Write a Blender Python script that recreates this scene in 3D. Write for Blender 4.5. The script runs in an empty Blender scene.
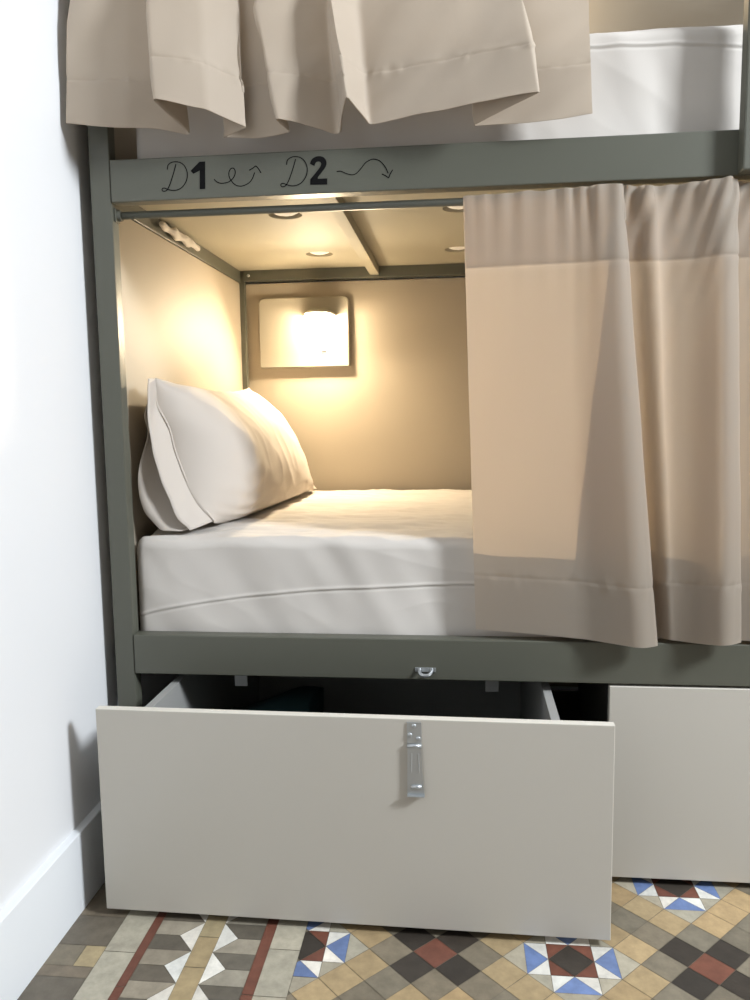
import bpy, bmesh, math, random
from mathutils import Vector, noise, Matrix

random.seed(7)
SC = bpy.context.scene
COL = SC.collection
PI = math.pi

# ------------------------------------------------------------------ materials
def srgb(r, g, b):
    f = lambda c: (c/255/12.92) if c/255 <= .04045 else ((c/255+.055)/1.055)**2.4
    return (f(r), f(g), f(b), 1)

def mat(name, col, rough=.5, metal=0., bump=0., bscale=200., var=0., vscale=8., spec=.5):
    m = bpy.data.materials.new(name); m.use_nodes = True
    nt = m.node_tree; N = nt.nodes; L = nt.links
    b = N['Principled BSDF']
    b.inputs['Base Color'].default_value = col
    b.inputs['Roughness'].default_value = rough
    b.inputs['Metallic'].default_value = metal
    b.inputs['Specular IOR Level'].default_value = spec
    tc = N.new('ShaderNodeTexCoord')
    if var:
        n = N.new('ShaderNodeTexNoise'); n.inputs['Scale'].default_value = vscale; n.inputs['Detail'].default_value = 4
        L.new(tc.outputs['Object'], n.inputs['Vector'])
        mp = N.new('ShaderNodeMapRange'); mp.inputs['To Min'].default_value = 1-var; mp.inputs['To Max'].default_value = 1+var
        L.new(n.outputs['Fac'], mp.inputs['Value'])
        mx = N.new('ShaderNodeVectorMath'); mx.operation = 'SCALE'; mx.inputs[0].default_value = col[:3]
        L.new(mp.outputs['Result'], mx.inputs['Scale']); L.new(mx.outputs['Vector'], b.inputs['Base Color'])
    if bump:
        n = N.new('ShaderNodeTexNoise'); n.inputs['Scale'].default_value = bscale; n.inputs['Detail'].default_value = 3
        L.new(tc.outputs['Object'], n.inputs['Vector'])
        bp = N.new('ShaderNodeBump'); bp.inputs['Strength'].default_value = bump; bp.inputs['Distance'].default_value = .002
        L.new(n.outputs['Fac'], bp.inputs['Height']); L.new(bp.outputs['Normal'], b.inputs['Normal'])
    return m

def cloth(name, col, trans_col, trans=.35, rough=.85, wscale=900., bump=.12, sheen=.15):
    m = bpy.data.materials.new(name); m.use_nodes = True
    nt = m.node_tree; N = nt.nodes; L = nt.links
    b = N['Principled BSDF']; out = N['Material Output']
    b.inputs['Base Color'].default_value = col; b.inputs['Roughness'].default_value = rough
    b.inputs['Sheen Weight'].default_value = sheen; b.inputs['Specular IOR Level'].default_value = .25
    tc = N.new('ShaderNodeTexCoord')
    w = N.new('ShaderNodeTexNoise'); w.inputs['Scale'].default_value = wscale
    mp = N.new('ShaderNodeMapping'); mp.inputs['Scale'].default_value = (1, 1, .25)
    L.new(tc.outputs['Object'], mp.inputs['Vector']); L.new(mp.outputs['Vector'], w.inputs['Vector'])
    bp = N.new('ShaderNodeBump'); bp.inputs['Strength'].default_value = bump; bp.inputs['Distance'].default_value = .001
    L.new(w.outputs['Fac'], bp.inputs['Height']); L.new(bp.outputs['Normal'], b.inputs['Normal'])
    if trans:
        t = N.new('ShaderNodeBsdfTranslucent'); t.inputs['Color'].default_value = trans_col
        mx = N.new('ShaderNodeMixShader'); mx.inputs['Fac'].default_value = trans
        L.new(b.outputs['BSDF'], mx.inputs[1]); L.new(t.outputs['BSDF'], mx.inputs[2]); L.new(mx.outputs['Shader'], out.inputs['Surface'])
    return m

def emis(name, col, s):
    m = bpy.data.materials.new(name); m.use_nodes = True
    b = m.node_tree.nodes['Principled BSDF']
    b.inputs['Base Color'].default_value = col
    b.inputs['Emission Color'].default_value = col; b.inputs['Emission Strength'].default_value = s
    return m

M_WALL = mat('white_wall_paint', (.80, .80, .805, 1), .6, bump=.08, bscale=60)
M_BASE = mat('white_baseboard_paint', (.84, .86, .88, 1), .4, bump=.03, bscale=90)
M_FRAME = mat('sage_grey_powder_coat', (.098, .099, .077, 1), .42, bump=.05, bscale=700, var=.03)
M_PANEL = mat('cream_melamine', (.395, .342, .265, 1), .62, bump=.03, bscale=400, var=.02)
M_DECK = mat('cream_bunk_deck', (.375, .345, .262, 1), .7, bump=.02, bscale=300, spec=.25)
M_DRAWER = mat('greige_melamine', (.50, .47, .415, 1), .38, bump=.03, bscale=300, var=.02, vscale=3)
M_EDGE = mat('pale_trim_and_highlight', (.74, .70, .62, 1), .4)  # on drawer edges the bevel highlight is painted as this paler tone
M_BOX = mat('drawer_box_board', (.34, .335, .32, 1), .5, var=.03)
M_STEEL = mat('zinc_plated_steel', (.50, .52, .53, 1), .36, .75, bump=.05, bscale=300)
M_DARKHOLE = mat('dark_slot', (.03, .03, .03, 1), .6)
M_SHEET = cloth('white_cotton_sheet', (.60, .56, .515, 1), (.8, .8, .8, 1), 0, wscale=700, bump=.08, sheen=.1)
M_PILLOW = cloth('white_pillow_cotton', (.62, .56, .50, 1), (.8, .78, .74, 1), .08, wscale=700, bump=.06, sheen=.1)
M_CORE = cloth('mattress_ticking', (.92, .90, .86, 1), (1, 1, 1, 1), 0)
M_CURT = cloth('beige_curtain_fabric', (.375, .337, .285, 1), (.88, .73, .58, 1), .43, rough=.6, sheen=.2)
M_CURT_UP = cloth('beige_curtain_less_backlit', (.49, .41, .325, 1), (.84, .72, .58, 1), .16, rough=.6, sheen=.2)  # same fabric, made less translucent to stand in for weaker backlight
M_INK = mat('black_paint', (.008, .008, .008, 1), .9, var=.2, vscale=200, spec=.1)
M_TEAL = mat('dark_teal_cloth', (.015, .05, .055, 1), .8, bump=.2, bscale=300)
M_TAG = mat('pale_tag', (.5, .52, .5, 1), .6)
M_LAMPBOX = mat('cream_lamp_housing', (.33, .30, .24, 1), .45, bump=.02, bscale=300)
M_HOOD = mat('cream_lamp_hood', (.6, .55, .46, 1), .4)
M_BULB = emis('warm_lamp_diffuser', (1., .81, .55, 1), 340)
M_RUBBER = mat('black_rubber', (.03, .03, .03, 1), .7)

# ------------------------------------------------------------------ helpers
def mesh_obj(name, bm, m, parent=None, smooth=False):
    me = bpy.data.meshes.new(name)
    bmesh.ops.recalc_face_normals(bm, faces=bm.faces)
    bm.to_mesh(me); bm.free()
    for k in (m if isinstance(m, (list, tuple)) else [m]): me.materials.append(k)
    o = bpy.data.objects.new(name, me); COL.objects.link(o)
    if parent: o.parent = parent
    if smooth:
        for p in me.polygons: p.use_smooth = True
    return o

def add_box(bm, x0, x1, y0, y1, z0, z1, bevel=0., seg=2):
    r = bmesh.ops.create_cube(bm, size=1)
    vs = r['verts']
    for v in vs:
        v.co = Vector(((x0+x1)/2 + v.co.x*(x1-x0), (y0+y1)/2 + v.co.y*(y1-y0), (z0+z1)/2 + v.co.z*(z1-z0)))
    if bevel:
        es = list({e for v in vs for e in v.link_edges})
        bmesh.ops.bevel(bm, geom=es, offset=bevel, segments=seg, profile=.5, affect='EDGES')
    return bm

def box(name, m, parent, x0, x1, y0, y1, z0, z1, bevel=.0015):
    return mesh_obj(name, add_box(bmesh.new(), x0, x1, y0, y1, z0, z1, bevel), m, parent)

def add_cyl(bm, a, b, r, seg=20, r2=None):
    a = Vector(a); b = Vector(b); d = b-a
    rot = d.to_track_quat('Z', 'Y').to_matrix().to_4x4()
    bmesh.ops.create_cone(bm, cap_ends=True, segments=seg, radius1=r, radius2=r if r2 is None else r2, depth=d.length,
                          matrix=Matrix.Translation((a+b)/2) @ rot)
    return bm

def empty(name, label, cat, loc=(0, 0, 0), rz=0, group=None):
    o = bpy.data.objects.new(name, None); COL.objects.link(o); o.empty_display_size = .1
    o.location = loc; o.rotation_euler = (0, 0, rz)
    o['label'] = label; o['category'] = cat
    if group: o['group'] = group
    return o

def tag(o, label, cat, group=None):
    o['label'] = label; o['category'] = cat
    if group: o['group'] = group
    return o

def struct(o, label=None):
    o['kind'] = 'structure'
    if label: o['label'] = label
    return o

def catmull(pts, n):
    P = [Vector(p) for p in pts]
    P = [P[0]*2-P[1]] + P + [P[-1]*2-P[-2]]
    segs = len(pts)-1; out = []
    for i in range(n):
        t = i/(n-1)*segs; k = min(int(t), segs-1); f = t-k
        a, b, c, d = P[k:k+4]
        out.append(.5*((2*b)+(c-a)*f+(2*a-5*b+4*c-d)*f*f+(3*b-a-3*c+d)*f**3))
    return out

def grid_mesh(rows, closed_u=False, bm=None):
    bm = bm or bmesh.new()
    V = [[bm.verts.new(p) for p in r] for r in rows]
    for j in range(len(V)-1):
        n = len(V[j])
        for i in range(n if closed_u else n-1):
            k = (i+1) % n
            bm.faces.new((V[j][i], V[j][k], V[j+1][k], V[j+1][i]))
    return bm, V

def sm(a, b, x):
    t = max(0., min(1., (x-a)/(b-a))); return t*t*(3-2*t)

# ------------------------------------------------------------------ the room
# floor: mosaic of cement tiles laid as polygons over a grout bed
D = .0769
TX, TY = .8867, -.226
C_TILE = {'red': (.165, .062, .040), 'black': (.046, .037, .029), 'grey': (.20, .17, .122), 'beige': (.42, .305, .165),
          'light': (.40, .36, .275), 'white': (.74, .71, .64), 'blue': (.15, .215, .40), 'dark': (.14, .118, .088),
          'cubelight': (.30, .265, .205), 'cubedark': (.135, .117, .090), 'sand': (.37, .29, .165), 'brown': (.20, .165, .12)}
def clip(poly, axis, val, keep_greater):
    out = []
    for i in range(len(poly)):
        a, b = poly[i], poly[(i+1) % len(poly)]
        ia = (a[axis] >= val) == keep_greater; ib = (b[axis] >= val) == keep_greater
        if ia: out.append(a)
        if ia != ib:
            t = (val-a[axis])/(b[axis]-a[axis])
            out.append((a[0]+t*(b[0]-a[0]), a[1]+t*(b[1]-a[1])))
    return out
tiles = []
XF = .4205
def tile(poly, c, field=True, gap=.0006):
    if field: poly = clip(poly, 0, XF, True)
    if len(poly) < 3: return
    cx = sum(p[0] for p in poly)/len(poly); cy = sum(p[1] for p in poly)/len(poly)
    q = []
    for x, y in poly:
        d = math.hypot(x-cx, y-cy) or 1
        k = max(0, 1-gap*1.25/d); q.append((cx+(x-cx)*k, cy+(y-cy)*k))
    area = sum(q[i][0]*q[(i+1) % len(q)][1]-q[(i+1) % len(q)][0]*q[i][1] for i in range(len(q)))/2
    if abs(area) < 2e-5: return
    tiles.append((q, c))
h = D/2
rx, ry = TX-3*D, TY
for i in range(-26, 32):
    for j in range(-26, 32):
        cx = rx+i*h-j*h; cy = ry+i*h+j*h
        if not (XF-.06 < cx < 2.6 and -1.5 < cy < .35): continue
        a, b = i % 6, j % 6
        if a == 0 or b == 0:
            o = a+b
            c = 'red' if o == 0 else ('black' if o in (1, 5) else 'grey')
        elif a in (1, 5) and b in (1, 5): c = 'grey'
        elif a in (1, 5) or b in (1, 5): c = 'beige'
        else:
            if a == 3 and b == 3:
                T = lambda p, cc: tile([(cx+u*D, cy+v*D) for u, v in p], cc)
                for k in range(4):
                    co, si = [(1, 0), (0, 1), (-1, 0), (0, -1)][k]
                    R = lambda p: [(u*co-v*si, u*si+v*co) for u, v in p]
                    T(R([(.5, .5), (.5, 0), (0, .5)]), 'red')
                    T(R([(.5, 0), (1, -.5), (1, .5)]), 'blue')
                    T(R([(.5, 0), (1, .5), (.5, .5)]), 'white')
                    T(R([(.5, 0), (.5, -.5), (1, -.5)]), 'white')
                    T(R([(1, -.5), (1.5, 0), (1, .5)]), 'light')
                    T(R([(.5, .5), (1, .5), (.5, 1)]), 'light')
                T([(.5, 0), (0, .5), (-.5, 0), (0, -.5)], 'black')
            continue
        tile([(cx+h, cy), (cx, cy+h), (cx-h, cy), (cx, cy-h)], c)
def strip(x0, x1, y0, per, c):
    y = y0
    cols = c if isinstance(c, (list, tuple)) else [c]; k = 0
    while y < .35:
        tile([(x0, y), (x1, y), (x1, y+per), (x0, y+per)], cols[k % len(cols)], False); y += per; k += 1
Y0 = -1.5
strip(.134, .150, Y0, .23, 'red'); strip(.346, .3655, Y0, .23, 'red')
strip(.0772, .134, -.27-.115*11, .115, 'light'); strip(.3655, XF, -.2407-.1105*11, .1105, 'light')
strip(.231, .269, -.2195-D*17, D, 'sand')
k = -17
while True:
    yb = -.181+k*D
    if yb > .3: break
    yn, ym = yb, yb+D/2; yt = yb+D
    for s in (1, -1):
        xb = .269 if s > 0 else .231; xa = .304 if s > 0 else .196; xr = .346 if s > 0 else .150
        tile([(xb, yn), (xa, ym), (xb, yt)], 'white', False)
        up, dn = ('cubedark', 'cubelight') if s > 0 else ('cubelight', 'cubedark')
        tile([(xb, yt), (xa, ym), (xr, ym), (xr, yt)], up, False)
        tile([(xb, yn), (xa, ym), (xr, ym), (xr, yn)], dn, False)
    k += 1
yb = -.1794
rows = [(-.0792, 'dark'), (-.052, 'brown'), (-.026, 'brown'), (-.08, 'dark'), (-.08, 'brown'), (-.08, 'dark'), (-.08, 'grey')]*4
for dy, c in rows:
    if yb < -1.4: break
    if c == 'brown' and yb > -.3:
        tile([(-.02, yb+dy), (.040, yb+dy), (.040, yb), (-.02, yb)], 'grey', False)
        tile([(.040, yb+dy), (.0772, yb+dy), (.0772, yb), (.040, yb)], 'sand', False)
    else:
        tile([(-.02, yb+dy), (.0772, yb+dy), (.0772, yb), (-.02, yb)], c, False)
    yb += dy
yb = -.1794
for dy, c in ((.08, 'brown'), (.08, 'dark'), (.08, 'brown'), (.08, 'dark')):
    tile([(-.02, yb), (.0772, yb), (.0772, yb+dy), (-.02, yb+dy)], c, False); yb += dy

bm = bmesh.new()
for p in ((-.4, -3.4), (4, -3.4), (4, 1.2), (-.4, 1.2)): bm.verts.new((p[0], p[1], -.0012))
bm.verts.ensure_lookup_table(); bm.faces.new(bm.verts[:])
lay = bm.loops.layers.float_color.new('tint')
for l in bm.faces[:][0].loops: l[lay] = (.17, .145, .105, 1)
for q, c in tiles:
    f = bm.faces.new([bm.verts.new((x, y, 0)) for x, y in q])
    v = random.uniform(.86, 1.14); w = random.uniform(-.03, .03)
    r, g, b = C_TILE[c]
    for l in f.loops: l[lay] = (r*v*(1+w), g*v, b*v*(1-w), 1)
M_FLOOR = bpy.data.materials.new('hydraulic_mosaic_tile'); M_FLOOR.use_nodes = True
nt = M_FLOOR.node_tree; N = nt.nodes; L = nt.links; b = N['Principled BSDF']
at = N.new('ShaderNodeAttribute'); at.attribute_name = 'tint'
tc = N.new('ShaderNodeTexCoord')
n1 = N.new('ShaderNodeTexNoise'); n1.inputs['Scale'].default_value = 38; n1.inputs['Detail'].default_value = 6; n1.inputs['Roughness'].default_value = .65
L.new(tc.outputs['Object'], n1.inputs['Vector'])
mp = N.new('ShaderNodeMapRange'); mp.inputs['From Min'].default_value = .3; mp.inputs['From Max'].default_value = .7
mp.inputs['To Min'].default_value = .80; mp.inputs['To Max'].default_value = 1.18
L.new(n1.outputs['Fac'], mp.inputs['Value'])
vm = N.new('ShaderNodeVectorMath'); vm.operation = 'SCALE'
L.new(at.outputs['Color'], vm.inputs[0]); L.new(mp.outputs['Result'], vm.inputs['Scale']); L.new(vm.outputs['Vector'], b.inputs['Base Color'])
b.inputs['Roughness'].default_value = .48
n2 = N.new('ShaderNodeTexNoise'); n2.inputs['Scale'].default_value = 160; n2.inputs['Detail'].default_value = 4
L.new(tc.outputs['Object'], n2.inputs['Vector'])
bp = N.new('ShaderNodeBump'); bp.inputs['Strength'].default_value = .12; bp.inputs['Distance'].default_value = .002
L.new(n2.outputs['Fac'], bp.inputs['Height']); L.new(bp.outputs['Normal'], b.inputs['Normal'])
me = bpy.data.meshes.new('floor'); bm.to_mesh(me); bm.free(); me.materials.append(M_FLOOR)
fl = bpy.data.objects.new('floor', me); COL.objects.link(fl)
struct(fl, 'old mosaic tile floor with red, black, beige and blue star pattern')

XW = -.0274
struct(box('ceiling', M_WALL, None, XW-.12, 4.0, -3.4, 1.2, 2.85, 2.95, 0), 'white room ceiling')
struct(box('wall_left', M_WALL, None, XW-.12, XW, -3.4, 1.2, -.01, 3.0, 0), 'bright white painted wall left of the bunk bed')
struct(box('wall_back', M_WALL, None, XW, 4.0, 1.075, 1.2, -.01, 3.0, 0), 'white wall behind the bunk bed')
bm = bmesh.new(); x1 = XW+.015
prof = [(XW, 0.0), (x1, 0.0), (x1, .1515), (x1-.0015, .153), (XW, .1545)]
rws = [[Vector((x, y, z)) for x, z in prof] for y in (-3.4, 1.074)]
grid_mesh(rws, True, bm)
bm.verts.ensure_lookup_table(); n = len(prof)
bm.faces.new(bm.verts[:n]); bm.faces.new(bm.verts[n:])
struct(mesh_obj('baseboard_left', bm, M_BASE), 'white baseboard along the left wall')

# ------------------------------------------------------------------ bunk bed
bed = empty('bunk_bed', 'sage grey metal two tier bunk bed with cream panels standing on the mosaic floor', 'bunk bed', (0, 0, 0))
XR = 2.03; ZT = 2.34; YB = 1.03
def post(x0, x1, y0, y1, z1):
    return box('post', M_FRAME, bed, x0, x1, y0, y1, 0.0, z1, .002)
post(0, .0405, 0, .030, ZT)
post(XR, XR+.0405, 0, .030, ZT)
post(.0036, .0234, 1.008, 1.028, ZT)
post(XR+.017, XR+.037, 1.008, 1.028, ZT)
up_rail = box('front_rail', M_FRAME, bed, .0412, XR, -.002, .029, 1.3362, 1.4138, .002)
lo_rail = box('front_rail', M_FRAME, bed, .0412, XR, -.002, .029, .4092, .4906, .002)
box('top_rail', M_FRAME, bed, .0412, XR, -.002, .029, ZT-.06, ZT, .002)
box('back_rail', M_FRAME, bed, .0236, XR+.015, 1.000, 1.028, 1.3505, 1.3828, .001)
box('back_rail', M_FRAME, bed, .0236, XR+.015, 1.000, 1.028, .41, .455, .001)
box('end_rail', M_FRAME, bed, -.006, .0125, .031, 1.007, 1.347, 1.3828, .001)
box('end_rail', M_FRAME, bed, -.006, .0125, .031, 1.007, .41, .455, .001)
box('end_rail', M_FRAME, bed, XR+.02, XR+.038, .031, 1.007, 1.347, 1.3828, .001)
box('crossbeam', M_DECK, bed, .428, .456, .0295, .9995, 1.3572, 1.3828, .001)
box('crossbeam', M_DECK, bed, 1.228, 1.256, .0295, .9995, 1.3572, 1.3828, .001)
# panels
box('end_panel', M_PANEL, bed, -.010, .008, .031, 1.007, .456, 1.3455, .0005)
box('end_panel', M_PANEL, bed, -.010, .008, .031, 1.007, 1.40, ZT-.05, .0005)
box('end_panel', M_PANEL, bed, XR+.02, XR+.038, .031, 1.007, .03, ZT-.05, .0005)
box('back_panel', M_PANEL, bed, .0, XR+.04, 1.030, 1.046, .03, 1.3455, .0005)
box('back_panel', M_PANEL, bed, .0, XR+.04, 1.030, 1.046, 1.40, ZT-.05, .0005)
box('base_board', M_BOX, bed, .0135, XR+.015, .030, .999, .444, .456, .0005)
# upper deck with round vent holes
def holed_deck(x0, x1, y0, y1, z0, z1, holes, r):
    bm = bmesh.new(); c = r*1.5
    xs = sorted({x0, x1} | {hx-c for hx, _ in holes} | {hx+c for hx, _ in holes})
    ys = sorted({y0, y1} | {hy-c for _, hy in holes} | {hy+c for _, hy in holes})
    cache = {}
    def V(x, y, z):
        k = (round(x, 5), round(y, 5), round(z, 5))
        if k not in cache: cache[k] = bm.verts.new(k)
        return cache[k]
    for i in range(len(xs)-1):
        for j in range(len(ys)-1):
            a, b_, c_, d = xs[i], xs[i+1], ys[j], ys[j+1]
            hit = [(hx, hy) for hx, hy in holes if a < hx < b_ and c_ < hy < d]
            if not hit:
                for z in (z0, z1): bm.faces.new([V(a, c_, z), V(b_, c_, z), V(b_, d, z), V(a, d, z)])
                continue
            hx, hy = hit[0]; n = 40
            ring = []
            for k in range(n):
                t = 2*PI*k/n; co, si = math.cos(t), math.sin(t); s = c/max(abs(co), abs(si))
                ring.append(((hx+r*co, hy+r*si), (hx+s*co, hy+s*si)))
            for k in range(n):
                p, q = ring[k], ring[(k+1) % n]
                for z in (z0, z1): bm.faces.new([V(*p[0], z), V(*q[0], z), V(*q[1], z), V(*p[1], z)])
                bm.faces.new([V(*p[0], z0), V(*q[0], z0), V(*q[0], z1), V(*p[0], z1)])
    for (a, c_), (b_, d) in (((x0, y0), (x1, y0)), ((x1, y0), (x1, y1)), ((x1, y1), (x0, y1)), ((x0, y1), (x0, y0))):
        bm.faces.new([bm.verts.new((a, c_, z0)), bm.verts.new((b_, d, z0)), bm.verts.new((b_, d, z1)), bm.verts.new((a, c_, z1))])
    return bm
HX = (.3055, .703, 1.10, 1.50); HY = (.336, .789)
mesh_obj('bunk_deck', holed_deck(.0, XR+.015, .0295, 1.0285, 1.3833, 1.3945, [(x, y) for x in HX for y in HY], .0385), M_DECK, bed)
# screws on the back rail
def screw(parent, p, r, ax, m=M_STEEL):
    bm = bmesh.new()
    bmesh.ops.create_uvsphere(bm, u_segments=14, v_segments=8, radius=r)
    for v in bm.verts:
        v.co = Vector((v.co.x, v.co.y*.55, v.co.z)) + Vector(p)
    return mesh_obj('screw', bm, m, parent, True)
screw(bed, (.040, .9985, 1.3665), .0048, 'y'); screw(bed, (1.2, .9985, 1.3665), .0048, 'y')
# curtain rods
def rod(z):
    bm = add_cyl(bmesh.new(), (.046, .020, z), (XR-.004, .020, z), .0070, 20)
    r = mesh_obj('curtain_rod', bm, M_FRAME, bed, True)
    for xa, xb in ((.0410, .0515), (XR-.0105, XR-.0005)):
        bm = add_cyl(bmesh.new(), (xa, .020, z), (xb, .020, z), .0105, 24)
        add_box(bm, xa, xa+.003 if xa < 1 else xb, .008, .0285, z-.013, z+.013, .001)
        mesh_obj('rod_bracket', bm, M_FRAME, r)
rod(1.3163); rod(2.255)
# guard upright in front of the upper rail
box('guard_post', M_FRAME, bed, 1.184, 1.240, -.031, -.0022, 1.337, ZT, .003)
box('guard_rail', M_FRAME, bed, 1.2405, XR, -.031, -.0022, 1.70, 1.75, .003)
# brackets under the lower rail
for x0 in (.240, .7505):
    bm = add_box(bmesh.new(), x0, x0+.0262, .0295, .0325, .3762, .440, .0006)
    add_box(bm, x0, x0+.0262, .0295, .05, .4335, .4385, .0006)
    mesh_obj('bracket', bm, M_STEEL, bed)
# padlock staple
bm = add_box(bmesh.new(), .6125, .6535, -.0042, -.0022, .4255, .4345, .0006)
pts = [Vector((.621, -.003, .431)), Vector((.6215, -.010, .4275)), Vector((.627, -.0165, .4235)), Vector((.639, -.0165, .4235)), Vector((.6445, -.010, .4275)), Vector((.645, -.003, .431))]
pts = catmull(pts, 22)
rws = []
for i, p in enumerate(pts):
    t = (pts[min(i+1, len(pts)-1)]-pts[max(i-1, 0)]).normalized(); a = t.cross(Vector((0, 0, 1))).normalized(); c = t.cross(a)
    rws.append([p+(a*math.cos(k*PI/5)+c*math.sin(k*PI/5))*.0034 for k in range(10)])
grid_mesh(rws, True, bm)
mesh_obj('padlock_staple', bm, M_STEEL, bed)

# painted lettering on the upper rail
YL = -.0023
def ribbon(bm, pts, w, n=48, close=False, taper=0.):
    P = catmull([Vector((x, 0, z)) for x, z in pts], n) if len(pts) > 2 else [Vector((x, 0, z)) for x, z in pts]
    L_, R_ = [], []
    for i, p in enumerate(P):
        t = (P[min(i+1, len(P)-1)]-P[max(i-1, 0)]).normalized(); nr = Vector((-t.z, 0, t.x))
        L_.append(p+nr*w/2); R_.append(p-nr*w/2)
    for y in (0,):
        rows = [[Vector((a.x, YL-.0003, a.z)), Vector((b.x, YL-.0003, b.z))] for a, b in zip(L_, R_)]
        grid_mesh(rows, False, bm)
def flat_poly(bm, pts):
    f = bm.faces.new([bm.verts.new((x, YL-.0004, z)) for x, z in pts]); return f
def letter_D(dx, dz):
    bm = bmesh.new()
    ribbon(bm, [(x+dx, z+dz) for x, z in [(.1541, 1.391), (.1560, 1.399), (.1630, 1.4035), (.1715, 1.4045), (.1810, 1.402), (.1885, 1.395), (.1925, 1.384), (.1915, 1.373), (.1870, 1.364), (.1800, 1.357), (.1715, 1.3535), (.1625, 1.353), (.1535, 1.3553), (.1475, 1.3578), (.1435, 1.3575), (.1422, 1.3548), (.1445, 1.3522), (.1490, 1.3525), (.1530, 1.3552)]], .0017, 110)
    ribbon(bm, [(x+dx, z+dz) for x, z in [(.1530, 1.3552), (.1580, 1.364), (.1635, 1.3775), (.1680, 1.390), (.1713, 1.4003)]], .0017, 24)
    return mesh_obj('letter', bm, M_INK, up_rail)
letter_D(0, 0); letter_D(.2283, -.0012)
bm = bmesh.new()
flat_poly(bm, [(.2168, 1.4024), (.2278, 1.4024), (.2260, 1.3530), (.2155, 1.3530), (.2168, 1.3865), (.2042, 1.3812), (.1990, 1.3868)])
mesh_obj('numeral', bm, M_INK, up_rail)
bm = bmesh.new()
two = [(.4262, 1.3895), (.4290, 1.3960), (.4350, 1.4005), (.4430, 1.4022), (.4510, 1.4003), (.4560, 1.3950), (.4572, 1.3880), (.4545, 1.3815), (.4490, 1.3745), (.4405, 1.3650)]
inn = [(.4345, 1.3850), (.4362, 1.3895), (.4390, 1.3922), (.4425, 1.3928), (.4455, 1.3917), (.4470, 1.3890), (.4465, 1.3858), (.4440, 1.3815), (.4370, 1.3735), (.4262, 1.3618)]
a = catmull([Vector((x, YL-.0004, z)) for x, z in two], 40); c = catmull([Vector((x, YL-.0004, z)) for x, z in inn], 40)
grid_mesh([[p, q] for p, q in zip(a, c)], False, bm)
flat_poly(bm, [(.4262, 1.3622), (.4400, 1.3622), (.4580, 1.3622), (.4577, 1.3512), (.4258, 1.3522)])
flat_poly(bm, [(.4262, 1.3618), (.4405, 1.3652), (.4405, 1.3615)])
mesh_obj('numeral', bm, M_INK, up_rail)
bm = bmesh.new()
ribbon(bm, [(.2437, 1.3698), (.2490, 1.3648), (.2555, 1.3622), (.2640, 1.3622), (.2720, 1.3640), (.2790, 1.3690), (.2838, 1.3760), (.2845, 1.3835), (.2815, 1.3880), (.2765, 1.3872), (.2728, 1.3815), (.2728, 1.3735), (.2765, 1.3660), (.2840, 1.3580), (.2935, 1.3552), (.3030, 1.3570), (.3114, 1.3615), (.3170, 1.3680), (.3215, 1.3785)], .0016, 130)
ribbon(bm, [(.3116, 1.3830), (.3180, 1.3862), (.3240, 1.3902)], .0018, 12); ribbon(bm, [(.3240, 1.3905), (.3290, 1.3850), (.3336, 1.3772)], .0018, 12)
mesh_obj('arrow', bm, M_INK, up_rail)
bm = bmesh.new()
ribbon(bm, [(.4758, 1.3735), (.4838, 1.3736), (.4940, 1.3690), (.5046, 1.3665), (.5125, 1.3690), (.5209, 1.3770), (.5300, 1.3870), (.5419, 1.3922), (.5520, 1.3905), (.5593, 1.3855), (.5660, 1.3770), (.5708, 1.3665)], .0016, 100)
ribbon(bm, [(.5590, 1.3655), (.5655, 1.3625), (.5716, 1.3580)], .0018, 12); ribbon(bm, [(.5716, 1.3580), (.5745, 1.3650), (.5792, 1.3722)], .0018, 12)
mesh_obj('arrow', bm, M_INK, up_rail)

# ------------------------------------------------------------------ mattresses
def sheeted_block(x0, x1, y0, y1, z0, z1, r, disp, nx=260):
    """rounded mattress block under a tight sheet; stations run along x, sections run over the top"""
    xs = []
    for k in range(9):
        e = r*(1-math.cos(k/8*PI/2)); xs.append((x0+e, r-math.sqrt(max(0, r*r-(r-e)**2))))
    for k in range(1, nx): xs.append((x0+r+(x1-x0-2*r)*k/nx, 0))
    for k in range(9):
        e = r*(1-math.sin(k/8*PI/2)) if k < 8 else 0
        xs.append((x1-e, r-math.sqrt(max(0, r*r-(r-e)**2))))
    rows = []
    for x, ins in xs:
        a, b, t = y0+ins, y1-ins, z1-ins*.8
        sec = []
        for k in range(90): sec.append((a, z0+(t-r-z0)*k/90, 0))
        for k in range(9):
            an = k/8*PI/2; sec.append((a+r-r*math.cos(an), t-r+r*math.sin(an), 1))
        for k in range(1, 110): sec.append((a+r+(b-a-2*r)*k/110, t, 2))
        for k in range(9):
            an = k/8*PI/2; sec.append((b-r+r*math.sin(an), t-r+r*math.cos(an), 3))
        for k in range(1, 5): sec.append((b, t-r+(z0-t+r)*k/4, 4))
        rows.append([disp(Vector((x, y, z))) for y, z, _ in sec])
    bm, V = grid_mesh(rows)
    n = len(V[0])
    bm.faces.new(V[0]); bm.faces.new(V[-1])
    for j in range(len(V)-1): bm.faces.new((V[j][0], V[j+1][0], V[j+1][n-1], V[j][n-1]))
    return bm
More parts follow.
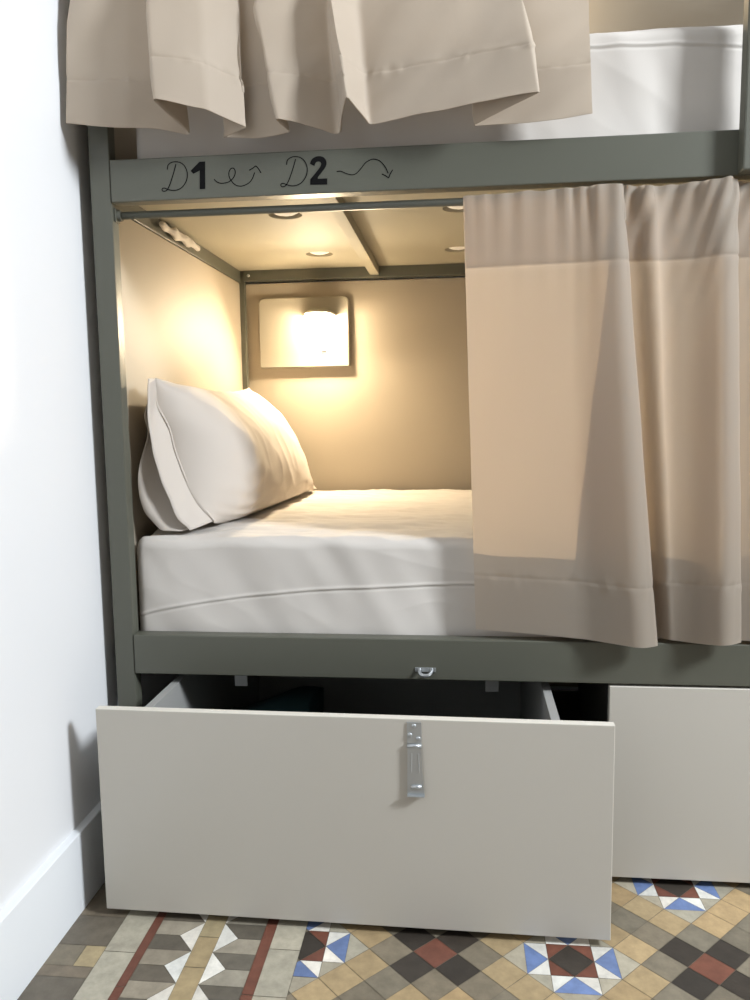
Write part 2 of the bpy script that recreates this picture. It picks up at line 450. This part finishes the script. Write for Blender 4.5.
def wrinkle(p, z1, y0, crease):
    front = 1-sm(y0+.01, y0+.07, p.y); top = sm(z1-.06, z1-.01, p.z)
    n1 = noise.noise(Vector((p.x*2.2, p.y*7, p.z*3+4)))
    n2 = noise.noise(Vector((p.x*6, p.y*16, p.z*6+9)))
    n3 = abs(noise.noise(Vector((p.x*4+p.y*2+3, p.y*13-p.x*1.6, 2.))))
    n4 = abs(noise.noise(Vector((p.x*9-p.y*3, p.y*34+p.x*3, 6.))))
    dz = top*(.006*n1+.0035*n2-.007*(n3**.6)-.0075*(n4**.7)+.0035); dz = min(dz, .0042)
    dy = 0.
    if front > 0:
        m1 = noise.noise(Vector((p.x*7, p.z*5, 1.7))); m2 = noise.noise(Vector((p.x*16+p.z*9, p.z*7, 5.1)))
        m3 = abs(noise.noise(Vector((p.x*5+p.z*2, p.z*9+p.x*2, 8.8))))
        dy = -front*(.0065*m1+.004*m2-.0022*m3**.6)*sm(.0, .05, z1-p.z+.03)
        zc = crease(p.x)+.004*noise.noise(Vector((p.x*5, 0, 3)))
        dy += front*(.0016*math.exp(-((p.z-zc+.0025)/.0022)**2)-.0020*math.exp(-((p.z-zc-.002)/.0030)**2))
    return Vector((p.x, min(p.y+dy, 1.02) if front == 0 else max(p.y+dy, y0-.0045), p.z+dz))
def mattress(z0, z1, label, y0, x0, crease):
    root = empty('mattress', label, 'mattress', (0, 0, 0))
    bm = add_box(bmesh.new(), x0+.02, XR-.05, y0+.02, .985, z0+.001, z1-.03, .02)
    if z0 > 1:
        for hx in HX:
            for hy in HY:
                rows = []
                for j in range(9):
                    a = j/8*PI/2
                    rows.append([Vector((hx+.0365*math.cos(a)*math.cos(k*PI/16)*(1+.05*math.sin(k*1.1)), hy+.0365*math.cos(a)*math.sin(k*PI/16)*(1+.05*math.sin(k*1.7)), z0+.004-.0165*math.sin(a))) for k in range(32)])
                grid_mesh(rows, True, bm)
    mesh_obj('mattress_core', bm, M_CORE, root, True)
    bm = sheeted_block(x0, XR-.03, y0, .995, z0, z1, .022, lambda p: wrinkle(p, z1, y0, crease))
    s = mesh_obj('bed_sheet', bm, M_SHEET, root, True)
    return root
lowm = mattress(.4575, .6865, 'white sheeted mattress on the lower bunk, pillow resting at its left end', .0345, .034,
                lambda x: .519+.078*(1-math.exp(-max(0, x-.04)*3.6)))
upm = mattress(1.3955, 1.609, 'white sheeted mattress on the upper bunk above the lettered rail', .0345, .075,
               lambda x: 1.582-.05*max(0, x-.93)**1.0*1.2)
# bunched sheet corner poking out under the deck at the left
rws = []
for i in range(46):
    t = i/45; y = .285+.285*t
    w = .012+.004*noise.noise(Vector((t*7, 1, 0)))+.003*math.sin(t*21)
    ends = math.sin(PI*min(1, max(0, t*1.0)))**.35
    ring = []
    for k in range(14):
        a = 2*PI*k/14
        ring.append(Vector((.0245+.0085*ends*math.cos(a)+.002*math.sin(t*26), y, 1.3640+w*ends*math.sin(a)*.95+.0015*noise.noise(Vector((t*14, a, 2))))))
    rws.append(ring)
bm, V = grid_mesh(rws, True); bm.faces.new(V[0]); bm.faces.new(V[-1])
mesh_obj('sheet_corner', bm, M_SHEET, upm, True)['label'] = 'bunched white sheet corner hanging under the deck'

# ------------------------------------------------------------------ pillow
pil = empty('pillow', 'plump white pillow leaning on the cream end panel of the lower bunk', 'pillow', (0, 0, 0))
nearR = [(.086, 1.007), (.132, .994), (.180, .950), (.222, .895), (.240, .830), (.232, .762), (.205, .712), (.165, .690)]
nearL = [(.086, 1.007), (.036, .985), (.024, .940), (.022, .880), (.036, .810), (.066, .745), (.108, .702), (.165, .690)]
farR = [(.048, 1.008), (.105, .992), (.165, .945), (.208, .885), (.240, .820), (.262, .760), (.268, .712), (.245, .690)]
farL = [(.048, 1.008), (.030, .985), (.022, .940), (.026, .880), (.050, .810), (.100, .745), (.165, .702), (.245, .690)]
seamN = [(.062, 1.010), (.0640, .985), (.0620, .955), (.0860, .906), (.0980, .855), (.1200, .792), (.1450, .7465), (.1780, .7050)]
seamF = [(.044, 1.016), (.062, .980), (.092, .935), (.125, .885), (.162, .825), (.198, .765), (.230, .722), (.255, .692)]
NS, NV = 140, 60
def curve2(pts, n): return [(p.x, p.z) for p in catmull([Vector((x, 0, z)) for x, z in pts], n)]
cN, cF = curve2(nearR, NV), curve2(farR, NV); lN, lF = curve2(nearL, NV), curve2(farL, NV); sN, sF = curve2(seamN, NV), curve2(seamF, NV)
lerp = lambda a, b, t: (a[0]+(b[0]-a[0])*t, a[1]+(b[1]-a[1])*t)
YN, YF = .125, .945
rws = []
for s in range(NS+1):
    f = s/NS; f = .5-.5*math.cos(PI*f); y0 = YN+(YF-YN)*f
    dn = min(1, (y0-YN)/.15); df = min(1, (YF-y0)/.17)
    e = math.sqrt(max(0, 1-(1-dn)**2.2))*math.sqrt(max(0, 1-(1-df)**2))
    ring = []
    def pt(c0, c1, k, side):
        q = lerp(c0[k], c1[k], f**.62); sm_ = lerp(sN[k], sF[k], f)
        p = lerp(sm_, q, e); v = k/(NV-1)
        sag = -.014*math.sin(PI*f)*(1-v)**2
        # soft creases fanning from the near end and along the side
        w = .0055*e*noise.noise(Vector((f*5, v*3.2, side)))-.004*e*abs(noise.noise(Vector((f*9-v*3, v*4+f*5, side+9))))**.6+.0030*e*noise.noise(Vector((f*11+v*4, v*9, side+4)))
        fan = math.exp(-((f-.17)/.10)**2)*math.sin(v*62+7*noise.noise(Vector((f*4, v*2, 7))))*.0030*sm(.40, .8, v)
        yy = y0 + .012*noise.noise(Vector((v*3, 2.2, f)))*(1-e)
        return Vector((max(p[0]+(w+fan)*(1 if side else -.3), .0105), yy, max(p[1]+sag+w*.6*(1-v), .6915)))
    for k in range(NV): ring.append(pt(cN, cF, k, 1))
    for k in range(NV-2, 0, -1): ring.append(pt(lN, lF, k, 0))
    rws.append(ring)
bm, V = grid_mesh(rws, True)
mesh_obj('pillow_body', bm, M_PILLOW, pil, True)
# open flap end of the pillowcase: two hems
def strip3(name, a, b, n=44, m=8, wob=.003, seed=0, thick=.0016):
    A = catmull(a, n); B = catmull(b, n); rows = []
    for j in range(m):
        t = j/(m-1)
        rows.append([A[i].lerp(B[i], t)+Vector((wob*noise.noise(Vector((i*.16, t*2, seed))), wob*1.2*t*noise.noise(Vector((i*.22, 4, seed))), 0)) for i in range(n)])
    for r in rows:
        for p in r: p.x = max(p.x, .0100); p.z = max(p.z, .6905)
    bm, _ = grid_mesh(rows)
    o = mesh_obj(name, bm, M_PILLOW, pil, True)
    so = o.modifiers.new('thickness', 'SOLIDIFY'); so.thickness = thick; so.offset = 0
    return o
seam3 = [Vector((x, YN+.006, z)) for x, z in seamN]
frontout = [Vector(p) for p in [(.064, .085, 1.006), (.0605, .080, .954), (.0633, .078, .897), (.0732, .078, .8323), (.0944, .080, .767), (.1164, .080, .7159), (.140, .082, .692)]]
backout = [Vector(p) for p in [(.0600, .092, 1.008), (.0575, .092, .961), (.0490, .094, .930), (.0520, .094, .897), (.0357, .094, .8391), (.0283, .092, .7808), (.0345, .090, .7366), (.0559, .088, .7108), (.0814, .084, .6890), (.118, .083, .6885)]]
seamB = [Vector((max(x-.010, .02), YN+.012, z)) for x, z in seamN]
def tube(name, pts, r, n, parent, m):
    P = catmull(pts, n); rr_ = []
    for i, p in enumerate(P):
        t = (P[min(i+1, n-1)]-P[max(i-1, 0)]).normalized(); a = t.cross(Vector((0, 1, 0))).normalized(); c = t.cross(a)
        rr_.append([p+(a*math.cos(k*PI/4)+c*math.sin(k*PI/4))*r for k in range(8)])
    bm, V = grid_mesh(rr_, True); bm.faces.new(V[0]); bm.faces.new(V[-1])
    return mesh_obj(name, bm, m, parent, True)
tube('seam', [Vector((p.x+.001, p.y-.004, max(p.z, .6945))) for p in seam3], .0022, 60, pil, M_PILLOW)
strip3('pillowcase_hem', seam3, frontout, seed=1)
strip3('pillowcase_hem', seamB, backout, seed=5)

# ------------------------------------------------------------------ reading lamp on the back panel
lamp = empty('reading_lamp', 'lit cream wall lamp box on the back panel above the pillow', 'lamp', (.21, 1.03, 1.077))
IL = Matrix.Translation((-.21, -1.03, -1.077))
def lm(name, bm, m, smooth=False):
    bm.transform(IL); return mesh_obj(name, bm, m, lamp, smooth)
bm = bmesh.new()
def rr(x0, x1, z0, z1, rt, rb, n=8):
    P = []
    for cx, cz, r, a0 in ((x1-rb, z0+rb, rb, -PI/2), (x1-rt, z1-rt, rt, 0), (x0+rt, z1-rt, rt, PI/2), (x0+rb, z0+rb, rb, PI)):
        for k in range(n+1): P.append((cx+r*math.cos(a0+k/n*PI/2), cz+r*math.sin(a0+k/n*PI/2)))
    return P
rows = []
for y, ins in ((1.0297, 0), (1.0120, 0), (1.0095, .0007), (1.008, .0025)):
    rows.append([Vector((x, y, z)) for x, z in rr(.067+ins, .3575-ins, 1.077+ins, 1.2965-ins, .018, .004)])
bm, V = grid_mesh(rows, True, bm); bm.faces.new(V[0]); bm.faces.new(V[-1])
lm('housing', bm, M_LAMPBOX)
# hood: shallow curved cap over the bulb
rows = []
for j in range(9):
    t = j/8*PI*.5
    ring = []
    for k in range(25):
        a = PI*k/24
        ring.append(Vector((.2685+.050*math.cos(a)*math.cos(t*.55), 1.0075-.100*math.sin(a)*math.cos(t*.55), 1.236+.013*math.sin(t))))
    rows.append(ring)
bm, V = grid_mesh(rows); bm.faces.new(V[-1])
o = lm('hood', bm, M_HOOD, True); s = o.modifiers.new('thickness', 'SOLIDIFY'); s.thickness = .002
bm = bmesh.new(); bmesh.ops.create_uvsphere(bm, u_segments=28, v_segments=14, radius=1)
for v in bm.verts: v.co = Vector((.2685+v.co.x*.040, .935+v.co.y*.024, 1.2245+v.co.z*.0125))
lm('bulb', bm, M_BULB, True)
bm = add_box(bmesh.new(), .2655, .2800, 1.0045, 1.0085, 1.187, 1.196, .0008); lm('switch', bm, M_EDGE)
bm = add_box(bmesh.new(), .2665, .2865, 1.0065, 1.0085, 1.1205, 1.1315, .0006)
sock = lm('socket', bm, M_STEEL)
bm = add_box(bmesh.new(), .2690, .2840, 1.0055, 1.0070, 1.1235, 1.1285, .0003); bm.transform(IL); mesh_obj('socket_slot', bm, M_DARKHOLE, sock)

# ------------------------------------------------------------------ drawers
def drawer(label, x, y, rz, w, hasp):
    d = empty('storage_drawer', label, 'drawer', (x, y, 0), rz)
    z0, z1 = .016, .4033
    fp = box('front_panel', [M_DRAWER], d, 0, w, 0, .017, z0, z1, .0006)
    bm = add_box(bmesh.new(), -.0001, w+.0001, .0006, .0164, z1-.0002, z1+.0008, .0003)
    mesh_obj('edge_highlight', bm, M_EDGE, fp)  # pale strips along top and right edges paint the bevel highlights
    bm = add_box(bmesh.new(), w-.0002, w+.0008, .0002, .0168, z0, z1+.0008, .0003)
    mesh_obj('edge_highlight', bm, M_EDGE, fp)
    dep = .80
    box('side_panel', M_BOX, d, .068, .084, .0174, dep, .05, .388, .0006)
    box('side_panel', M_BOX, d, w-.099, w-.083, .0174, dep, .05, .388, .0006)
    box('back_panel', M_BOX, d, .0845, w-.0995, dep-.016, dep, .05, .388, .0006)
    box('bottom_panel', M_BOX, d, .0845, w-.0995, .0174, dep-.0165, .05, .062, .0006)
    for cx in (.13, w-.145):
        for cy in (.08, dep-.08):
            bm = add_cyl(bmesh.new(), (cx-.011, cy, .0205), (cx+.011, cy, .0205), .0205, 20)
            add_box(bm, cx-.016, cx-.012, cy-.012, cy+.012, .016, .05, .001); add_box(bm, cx+.012, cx+.016, cy-.012, cy+.012, .016, .05, .001)
            add_box(bm, cx-.02, cx+.02, cy-.02, cy+.02, .0465, .0498, .001)
            mesh_obj('caster', bm, M_RUBBER, d)
    if hasp:
        hx = hasp; F = -.0005
        bm = add_box(bmesh.new(), hx-.0125, hx+.0125, F-.0022, F, .3610, .3995, .0006)
        pl = mesh_obj('hasp', bm, M_STEEL, d)
        bm = add_cyl(bmesh.new(), (hx-.0125, F-.0035, .3575), (hx+.0125, F-.0035, .3575), .0036, 16)
        mesh_obj('hinge_pin', bm, M_STEEL, pl, True)
        # strap: plate that widens to the bottom, with a slot and two pressed ribs
        bm = bmesh.new()
        P = [(-.0118, .3545), (.0118, .3545), (.0130, .320), (.0165, .281), (.0175, .2705), (-.0125, .2705), (-.0125, .300), (-.0120, .330)]
        a = [bm.verts.new((hx+px, F-.0058, pz)) for px, pz in P]; c = [bm.verts.new((hx+px, F-.0036, pz)) for px, pz in P]
        bm.faces.new(a); bm.faces.new(c)
        for i in range(len(P)): bm.faces.new((a[i], a[(i+1) % len(P)], c[(i+1) % len(P)], c[i]))
        add_box(bm, hx-.0125, hx+.0178, F-.0135, F-.0036, .2685, .2707, .0006)
        for rxx in (-.0055, .0085): add_cyl(bm, (hx+rxx, F-.0058, .311), (hx+rxx*.85, F-.0058, .345), .0011, 10)
        st = mesh_obj('hasp_strap', bm, M_STEEL, pl)
        bm = add_cyl(bmesh.new(), (hx-.006, F-.0068, .2845), (hx+.0125, F-.0068, .2852), .0032, 12)
        mesh_obj('strap_loop', bm, M_STEEL, pl, True)
        for sx, sz in ((-.0005, .3930), (-.0075, .3765), (.0070, .3705)):
            screw(pl, (hx+sx, F-.0026, sz), .0042, 'y')
    return d
drawer('greige under-bed drawer pulled out with a metal hasp on its front', .0409, -.1791, math.radians(-.79), .9166, .5795)
drawer('closed greige under-bed drawer to the right of the open one', .986, -.002, 0, .96, None)

# dark teal cloth lying inside the open drawer
bag = empty('folded_cloth', 'dark teal folded cloth lying inside the open drawer', 'cloth', (.29, .2, .0625))
rows = []
for i in range(24):
    u = i/23; row = []
    for j in range(20):
        v = j/19
        x = .16+.225*u-.012*v; y = -.02+.34*v
        z = .245+.055*sm(0, .8, u)+.012*noise.noise(Vector((u*3, v*3, 1)))-.03*sm(.6, 1, v)
        row.append(Vector((x-.29, y-.2, z-.0625)))
    rows.append(row)
bm, V = grid_mesh(rows)
n, m_ = len(V), len(V[0])
edge = [V[0][j] for j in range(m_)]+[V[i][-1] for i in range(1, n)]+[V[-1][j] for j in range(m_-2, -1, -1)]+[V[i][0] for i in range(n-2, 0, -1)]
low = [bm.verts.new((v.co.x*.97, v.co.y*.97, .0008)) for v in edge]
for i in range(len(edge)):
    k = (i+1) % len(edge); bm.faces.new((edge[i], edge[k], low[k], low[i]))
bm.faces.new(low)
mesh_obj('cloth_body', bm, M_TEAL, bag, True)
bm = add_box(bmesh.new(), .055, .085, -.115, -.100, .2235, .2275, .001)
mesh_obj('cloth_tag', bm, M_TAG, bag)

# ------------------------------------------------------------------ curtains
def round_row(P, r, ns, nc):
    """polyline with rounded corners, always the same number of samples"""
    n = len(P); ent, ext = [], []
    for i in range(n):
        if i in (0, n-1): ent.append(P[i]); ext.append(P[i]); continue
        a = (P[i-1]-P[i]); b = (P[i+1]-P[i]); ra = min(r, a.length*.45); rb = min(r, b.length*.45)
        ent.append(P[i]+a.normalized()*ra); ext.append(P[i]+b.normalized()*rb)
    out = []
    for i in range(n):
        if 0 < i < n-1:
            for k in range(nc):
                t = k/nc; out.append(ent[i]*(1-t)**2+P[i]*2*t*(1-t)+ext[i]*t*t)
        if i < n-1:
            for k in range(ns):
                t = k/ns; out.append(ext[i].lerp(ent[i+1], t))
    out.append(P[-1])
    return out
def curtain_rows(levels, ts, r, ns, nc, disp):
    """levels: [(t, [points])]; linear between levels, ts: row parameters"""
    rows = []
    for t in ts:
        for (t0, A), (t1, B) in zip(levels, levels[1:]):
            if t0 <= t <= t1+1e-9:
                f = (t-t0)/(t1-t0); f2 = f
                P = [Vector(a).lerp(Vector(b), f2) for a, b in zip(A, B)]; break
        R = round_row(P, r, ns, nc); n = len(R); L_ = [0.]
        for i in range(1, n): L_.append(L_[-1]+(R[i]-R[i-1]).length)
        row = []
        for i, p in enumerate(R):
            tg = (R[min(i+1, n-1)]-R[max(i-1, 0)]); tg.z = 0; tg.normalize()
            nr = Vector((tg.y, -tg.x, 0))       # front side of the cloth
            row.append((p, nr, i/(n-1), L_[i], t))
        rows.append([disp(*q) for q in row])
    return rows
def offset_rows(rows, d):
    out = []
    for R in rows:
        n = len(R); o = []
        for i, p in enumerate(R):
            tg = (R[min(i+1, n-1)]-R[max(i-1, 0)]); tg.z = 0
            if tg.length < 1e-9: tg = Vector((1, 0, 0))
            tg.normalize(); o.append(p-Vector((tg.y, -tg.x, 0))*d)
        out.append(o)
    return out

# lower curtain, drawn to the right of the opening
zt, zb = 1.3290, .4985
#        top (x, y)      bottom (x, y, z)
F = [((.7069, .000, 1.3205), (.7309, .006, .5105)),
     ((.800, -.004, 1.3235), (.815, -.002, .506)),
     ((.910, -.009, 1.3255), (.935, -.014, .5010)),
     ((.972, -.024, 1.3270), (1.0300, -.055, .4955)),
     ((.997, -.010, 1.3270), (1.0720, -.030, .4945)),     # front ridge
     ((.950, .000, 1.3275), (.8812, .009, .4990)),       # folded back
     ((1.006, .008, 1.3290), (1.0760, .014, .4990)),
     ((1.037, -.010, 1.3240), (1.0900, -.006, .4995)),    # small pleat
     ((1.058, .006, 1.3265), (1.1080, -.008, .4990)),
     ((1.110, -.005, 1.3270), (1.140, -.020, .4980)),
     ((1.160, -.026, 1.3285), (1.1780, -.052, .5030)),
     ((1.191, -.012, 1.3285), (1.2200, -.028, .5040)),    # second ridge
     ((1.125, .001, 1.3280), (1.1250, -.002, .5000)),
     ((1.215, .006, 1.3275), (1.2350, .004-.008, .5)),
     ((1.300, -.012, 1.3270), (1.330, -.030, .5)), ((1.36, .004, 1.327), (1.38, -.006, .5)), ((1.43, -.014, 1.327), (1.46, -.035, .5)),
     ((1.50, .004, 1.327), (1.50, -.006, .5)), ((1.60, -.014, 1.327), (1.60, -.035, .5)), ((1.68, .004, 1.327), (1.69, -.006, .5)), ((1.80, -.010, 1.327), (1.80, -.03, .5)), ((1.95, .004, 1.327), (1.95, -.006, .5))]
lev = [(0, [a for a, b in F]), (1, [b for a, b in F])]
T_HEAD, T_HEM = .158, .868
ts = sorted(set([0, .006, .012, .02]+[.02+i*.98/96 for i in range(97)]+[T_HEAD-.004, T_HEAD, T_HEAD+.004, T_HEM-.006, T_HEM-.002, T_HEM, T_HEM+.002, T_HEM+.006]))
ts[-1] = 1.0
def lowdisp(p, nr, u, s, t):
    g = math.exp(-t*13)                       # gathers fade below the rod
    gat = (.0036*math.sin(s*190+3*noise.noise(Vector((s*9, 0, 0))))+.0034*noise.noise(Vector((s*45, t*5, 2)))+.003*noise.noise(Vector((s*17+t*22, t*14, 3))))*g
    gat *= 1.25*(.55+.45*sm(.1, .25, s))
    soft = .0035*noise.noise(Vector((s*3.2, t*1.6, 8)))*sm(.05, .4, t)+.0022*noise.noise(Vector((s*9+t*3, t*5, 5)))*sm(.02, .2, t)
    puck = -.0007*math.exp(-((t-T_HEM)/.004)**2)+.0028*math.exp(-((t-T_HEM)/.015)**2)*noise.noise(Vector((s*75, t*20, 11)))
    puck += -.0012*math.exp(-((t-T_HEAD)/.004)**2)
    q = p+nr*(gat+soft*.8+puck)
    q.z += (.0035*noise.noise(Vector((s*38, 0, 5)))*math.exp(-t*40)) + .002*noise.noise(Vector((s*7, 0, 6)))*sm(.9, 1, t)
    lim = .0115 if t < .05 else .03
    if q.z < .72: lim = .020
    if q.y > lim: q.y = lim-.3*min(.002, q.y-lim)
    return q
rows = curtain_rows(lev, ts, .018, 9, 7, lowdisp)
cur = empty('curtain', 'beige curtain on the lower rod, drawn aside over the right half of the bunk', 'curtain', (.707, 0, .4985))
IC = Matrix.Translation((-.707, 0, -.4985))
def cm(root, I, name, rows_, m=M_CURT):
    bm, _ = grid_mesh(rows_); bm.transform(I); return mesh_obj(name, bm, m, root, True)
cm(cur, IC, 'fabric_panel', rows)
head = [r for r, t in zip(rows, ts) if t <= T_HEAD+1e-6]; hem = [r for r, t in zip(rows, ts) if t >= T_HEM-1e-6]
cm(cur, IC, 'header_band', offset_rows(head, .0022)); cm(cur, IC, 'hem_band', offset_rows(hem, .0022))

# upper curtain, hanging out over the rail
#      bottom(x,y)       at frame top(x,y,z)
U = [
     ((-0.014, -0.055, 1.465), (-0.001, -0.048, 1.678)),
     ((0.104, -0.058, 1.448), (0.113, -0.050, 1.669)),
     ((0.213, -0.040, 1.439), (0.212, -0.036, 1.670)),
     ((0.175, -0.118, 1.474), (0.164, -0.098, 1.643)),
     ((0.264, -0.095, 1.464), (0.254, -0.080, 1.646)),
     ((0.324, -0.045, 1.441), (0.321, -0.040, 1.661)),
     ((0.265, -0.022, 1.435), (0.294, -0.022, 1.672)),
     ((0.397, -0.024, 1.440), (0.353, -0.023, 1.667)),
     ((0.376, -0.062, 1.448), (0.339, -0.054, 1.653)),
     ((0.419, -0.052, 1.443), (0.400, -0.046, 1.653)),
     ((0.482, -0.022, 1.435), (0.469, -0.022, 1.661)),
     ((0.510, -0.105, 1.465), (0.482, -0.088, 1.627)),
     ((0.540, -0.036, 1.441), (0.522, -0.033, 1.652)),
     ((0.597, -0.050, 1.443), (0.593, -0.044, 1.642)),
     ((0.716, -0.078, 1.453), (0.701, -0.066, 1.624)),
     ((0.835, -0.098, 1.458), (0.809, -0.082, 1.609)),
     ((0.721, -0.020, 1.435), (0.740, -0.020, 1.644)),
     ((0.823, -0.030, 1.435), (0.822, -0.028, 1.635)),
     ((0.929, -0.036, 1.437), (0.920, -0.033, 1.627)),]
zh = 1.435; zm = 1.64; ztop = 2.268
low_, mid_, top_ = [], [], []
for i, (b, m_) in enumerate(U):
    f = (m_[2]-b[2])/(zm-b[2])
    mx = b[0]+(m_[0]-b[0])/f; my = b[1]+(m_[1]-b[1])/f
    low_.append(b); mid_.append((mx, my, zm))
    tx_ = .08+.80*(i/(len(U)-1))
    top_.append((tx_, (-.006 if i % 2 else .002), ztop))
lev = [(0, top_), (.754, mid_), (1, low_)]
TH2 = 1-.088/(ztop-zh)
ts2 = sorted(set([i*.70/30 for i in range(31)]+[.70+i*.30/60 for i in range(61)]+[TH2-.004, TH2-.0015, TH2, TH2+.0015, TH2+.004])); ts2[-1] = 1.0
def updisp(p, nr, u, s, t):
    soft = .010*noise.noise(Vector((s*6, t*4, 8)))+.005*noise.noise(Vector((s*14+t*3, t*9, 5)))
    puck = -.0006*math.exp(-((t-TH2)/.003)**2)+.0042*math.exp(-((t-TH2)/.010)**2)*noise.noise(Vector((s*70, t*30, 11)))
    q = p+nr*(soft*sm(0, .1, t)+puck)
    q.z += .0065*noise.noise(Vector((s*9, 0, 4)))*sm(.9, 1, t)
    if t < .1: q.y = min(q.y, .011)
    elif q.z < 1.46: q.y = min(q.y, -.008)
    return q
rows = curtain_rows(lev, ts2, .009, 9, 6, updisp)
cur2 = empty('curtain', 'beige curtain of the upper bunk with deep folds, its hem just above the lettering', 'curtain', (.026, 0, 1.435))
IC2 = Matrix.Translation((-.026, 0, -1.435))
cm(cur2, IC2, 'fabric_panel', rows, M_CURT_UP)
hem = [r for r, t in zip(rows, ts2) if t >= TH2-1e-6]
cm(cur2, IC2, 'hem_band', offset_rows(hem, .0022), M_CURT_UP)

# ------------------------------------------------------------------ light
def area(name, loc, target, sx, sy, e, col):
    l = bpy.data.lights.new(name, 'AREA'); l.shape = 'RECTANGLE'; l.size = sx; l.size_y = sy; l.energy = e; l.color = col
    o = bpy.data.objects.new(name, l); COL.objects.link(o); o.location = loc
    o.rotation_euler = (Vector(target)-Vector(loc)).to_track_quat('-Z', 'Y').to_euler()
    return o
area('window_daylight', (3.2, -1.25, 2.35), (.1, -.1, .55), .5, .65, 140, (.88, .94, 1.0))
w = bpy.data.worlds.new('room_light'); SC.world = w; w.use_nodes = True
bg = w.node_tree.nodes['Background']; bg.inputs['Color'].default_value = (1., .96, .90, 1); bg.inputs['Strength'].default_value = .17
# reading lamp of the upper bunk, out of frame above the mattress
dl = bpy.data.lights.new('reading_lamp_glow', 'AREA'); dl.shape = 'ELLIPSE'; dl.size = .07; dl.size_y = .03; dl.energy = 8.4; dl.color = (1, .81, .55)
do = bpy.data.objects.new('reading_lamp_glow', dl); COL.objects.link(do); do.location = (.2685, .930, 1.2080)
do.rotation_euler = Vector((.05, -.7, -.7)).to_track_quat('-Z', 'Y').to_euler()
lp = bpy.data.lights.new('upper_reading_lamp', 'POINT'); lp.energy = 4.5; lp.color = (1, .78, .5); lp.shadow_soft_size = .04
o = bpy.data.objects.new('upper_reading_lamp', lp); COL.objects.link(o); o.location = (.85, .93, 2.14)

# ------------------------------------------------------------------ camera
cam = bpy.data.cameras.new('camera'); co = bpy.data.objects.new('camera', cam); COL.objects.link(co)
cam.sensor_fit = 'VERTICAL'; cam.sensor_height = 36; cam.lens = 777.5224*36/1000; cam.clip_start = .02
p, yw, rl = [math.radians(v) for v in (6.5337, 5.9347, -.7923)]
fw = Vector((-math.sin(yw)*math.cos(p), math.cos(yw)*math.cos(p), -math.sin(p)))
ri = Vector((math.cos(yw), math.sin(yw), 0)); upv = ri.cross(fw)
ri, upv = ri*math.cos(rl)+upv*math.sin(rl), -ri*math.sin(rl)+upv*math.cos(rl)
mt = Matrix((ri, upv, -fw)).transposed().to_4x4(); mt.translation = (.6918, -1.4793, .9347)
co.matrix_world = mt
SC.camera = co

vs = SC.view_settings
SC.display_settings.display_device = 'sRGB'
vs.view_transform = 'Standard'; vs.look = 'None'; vs.exposure = 0.; vs.gamma = 1.; vs.use_curve_mapping = False
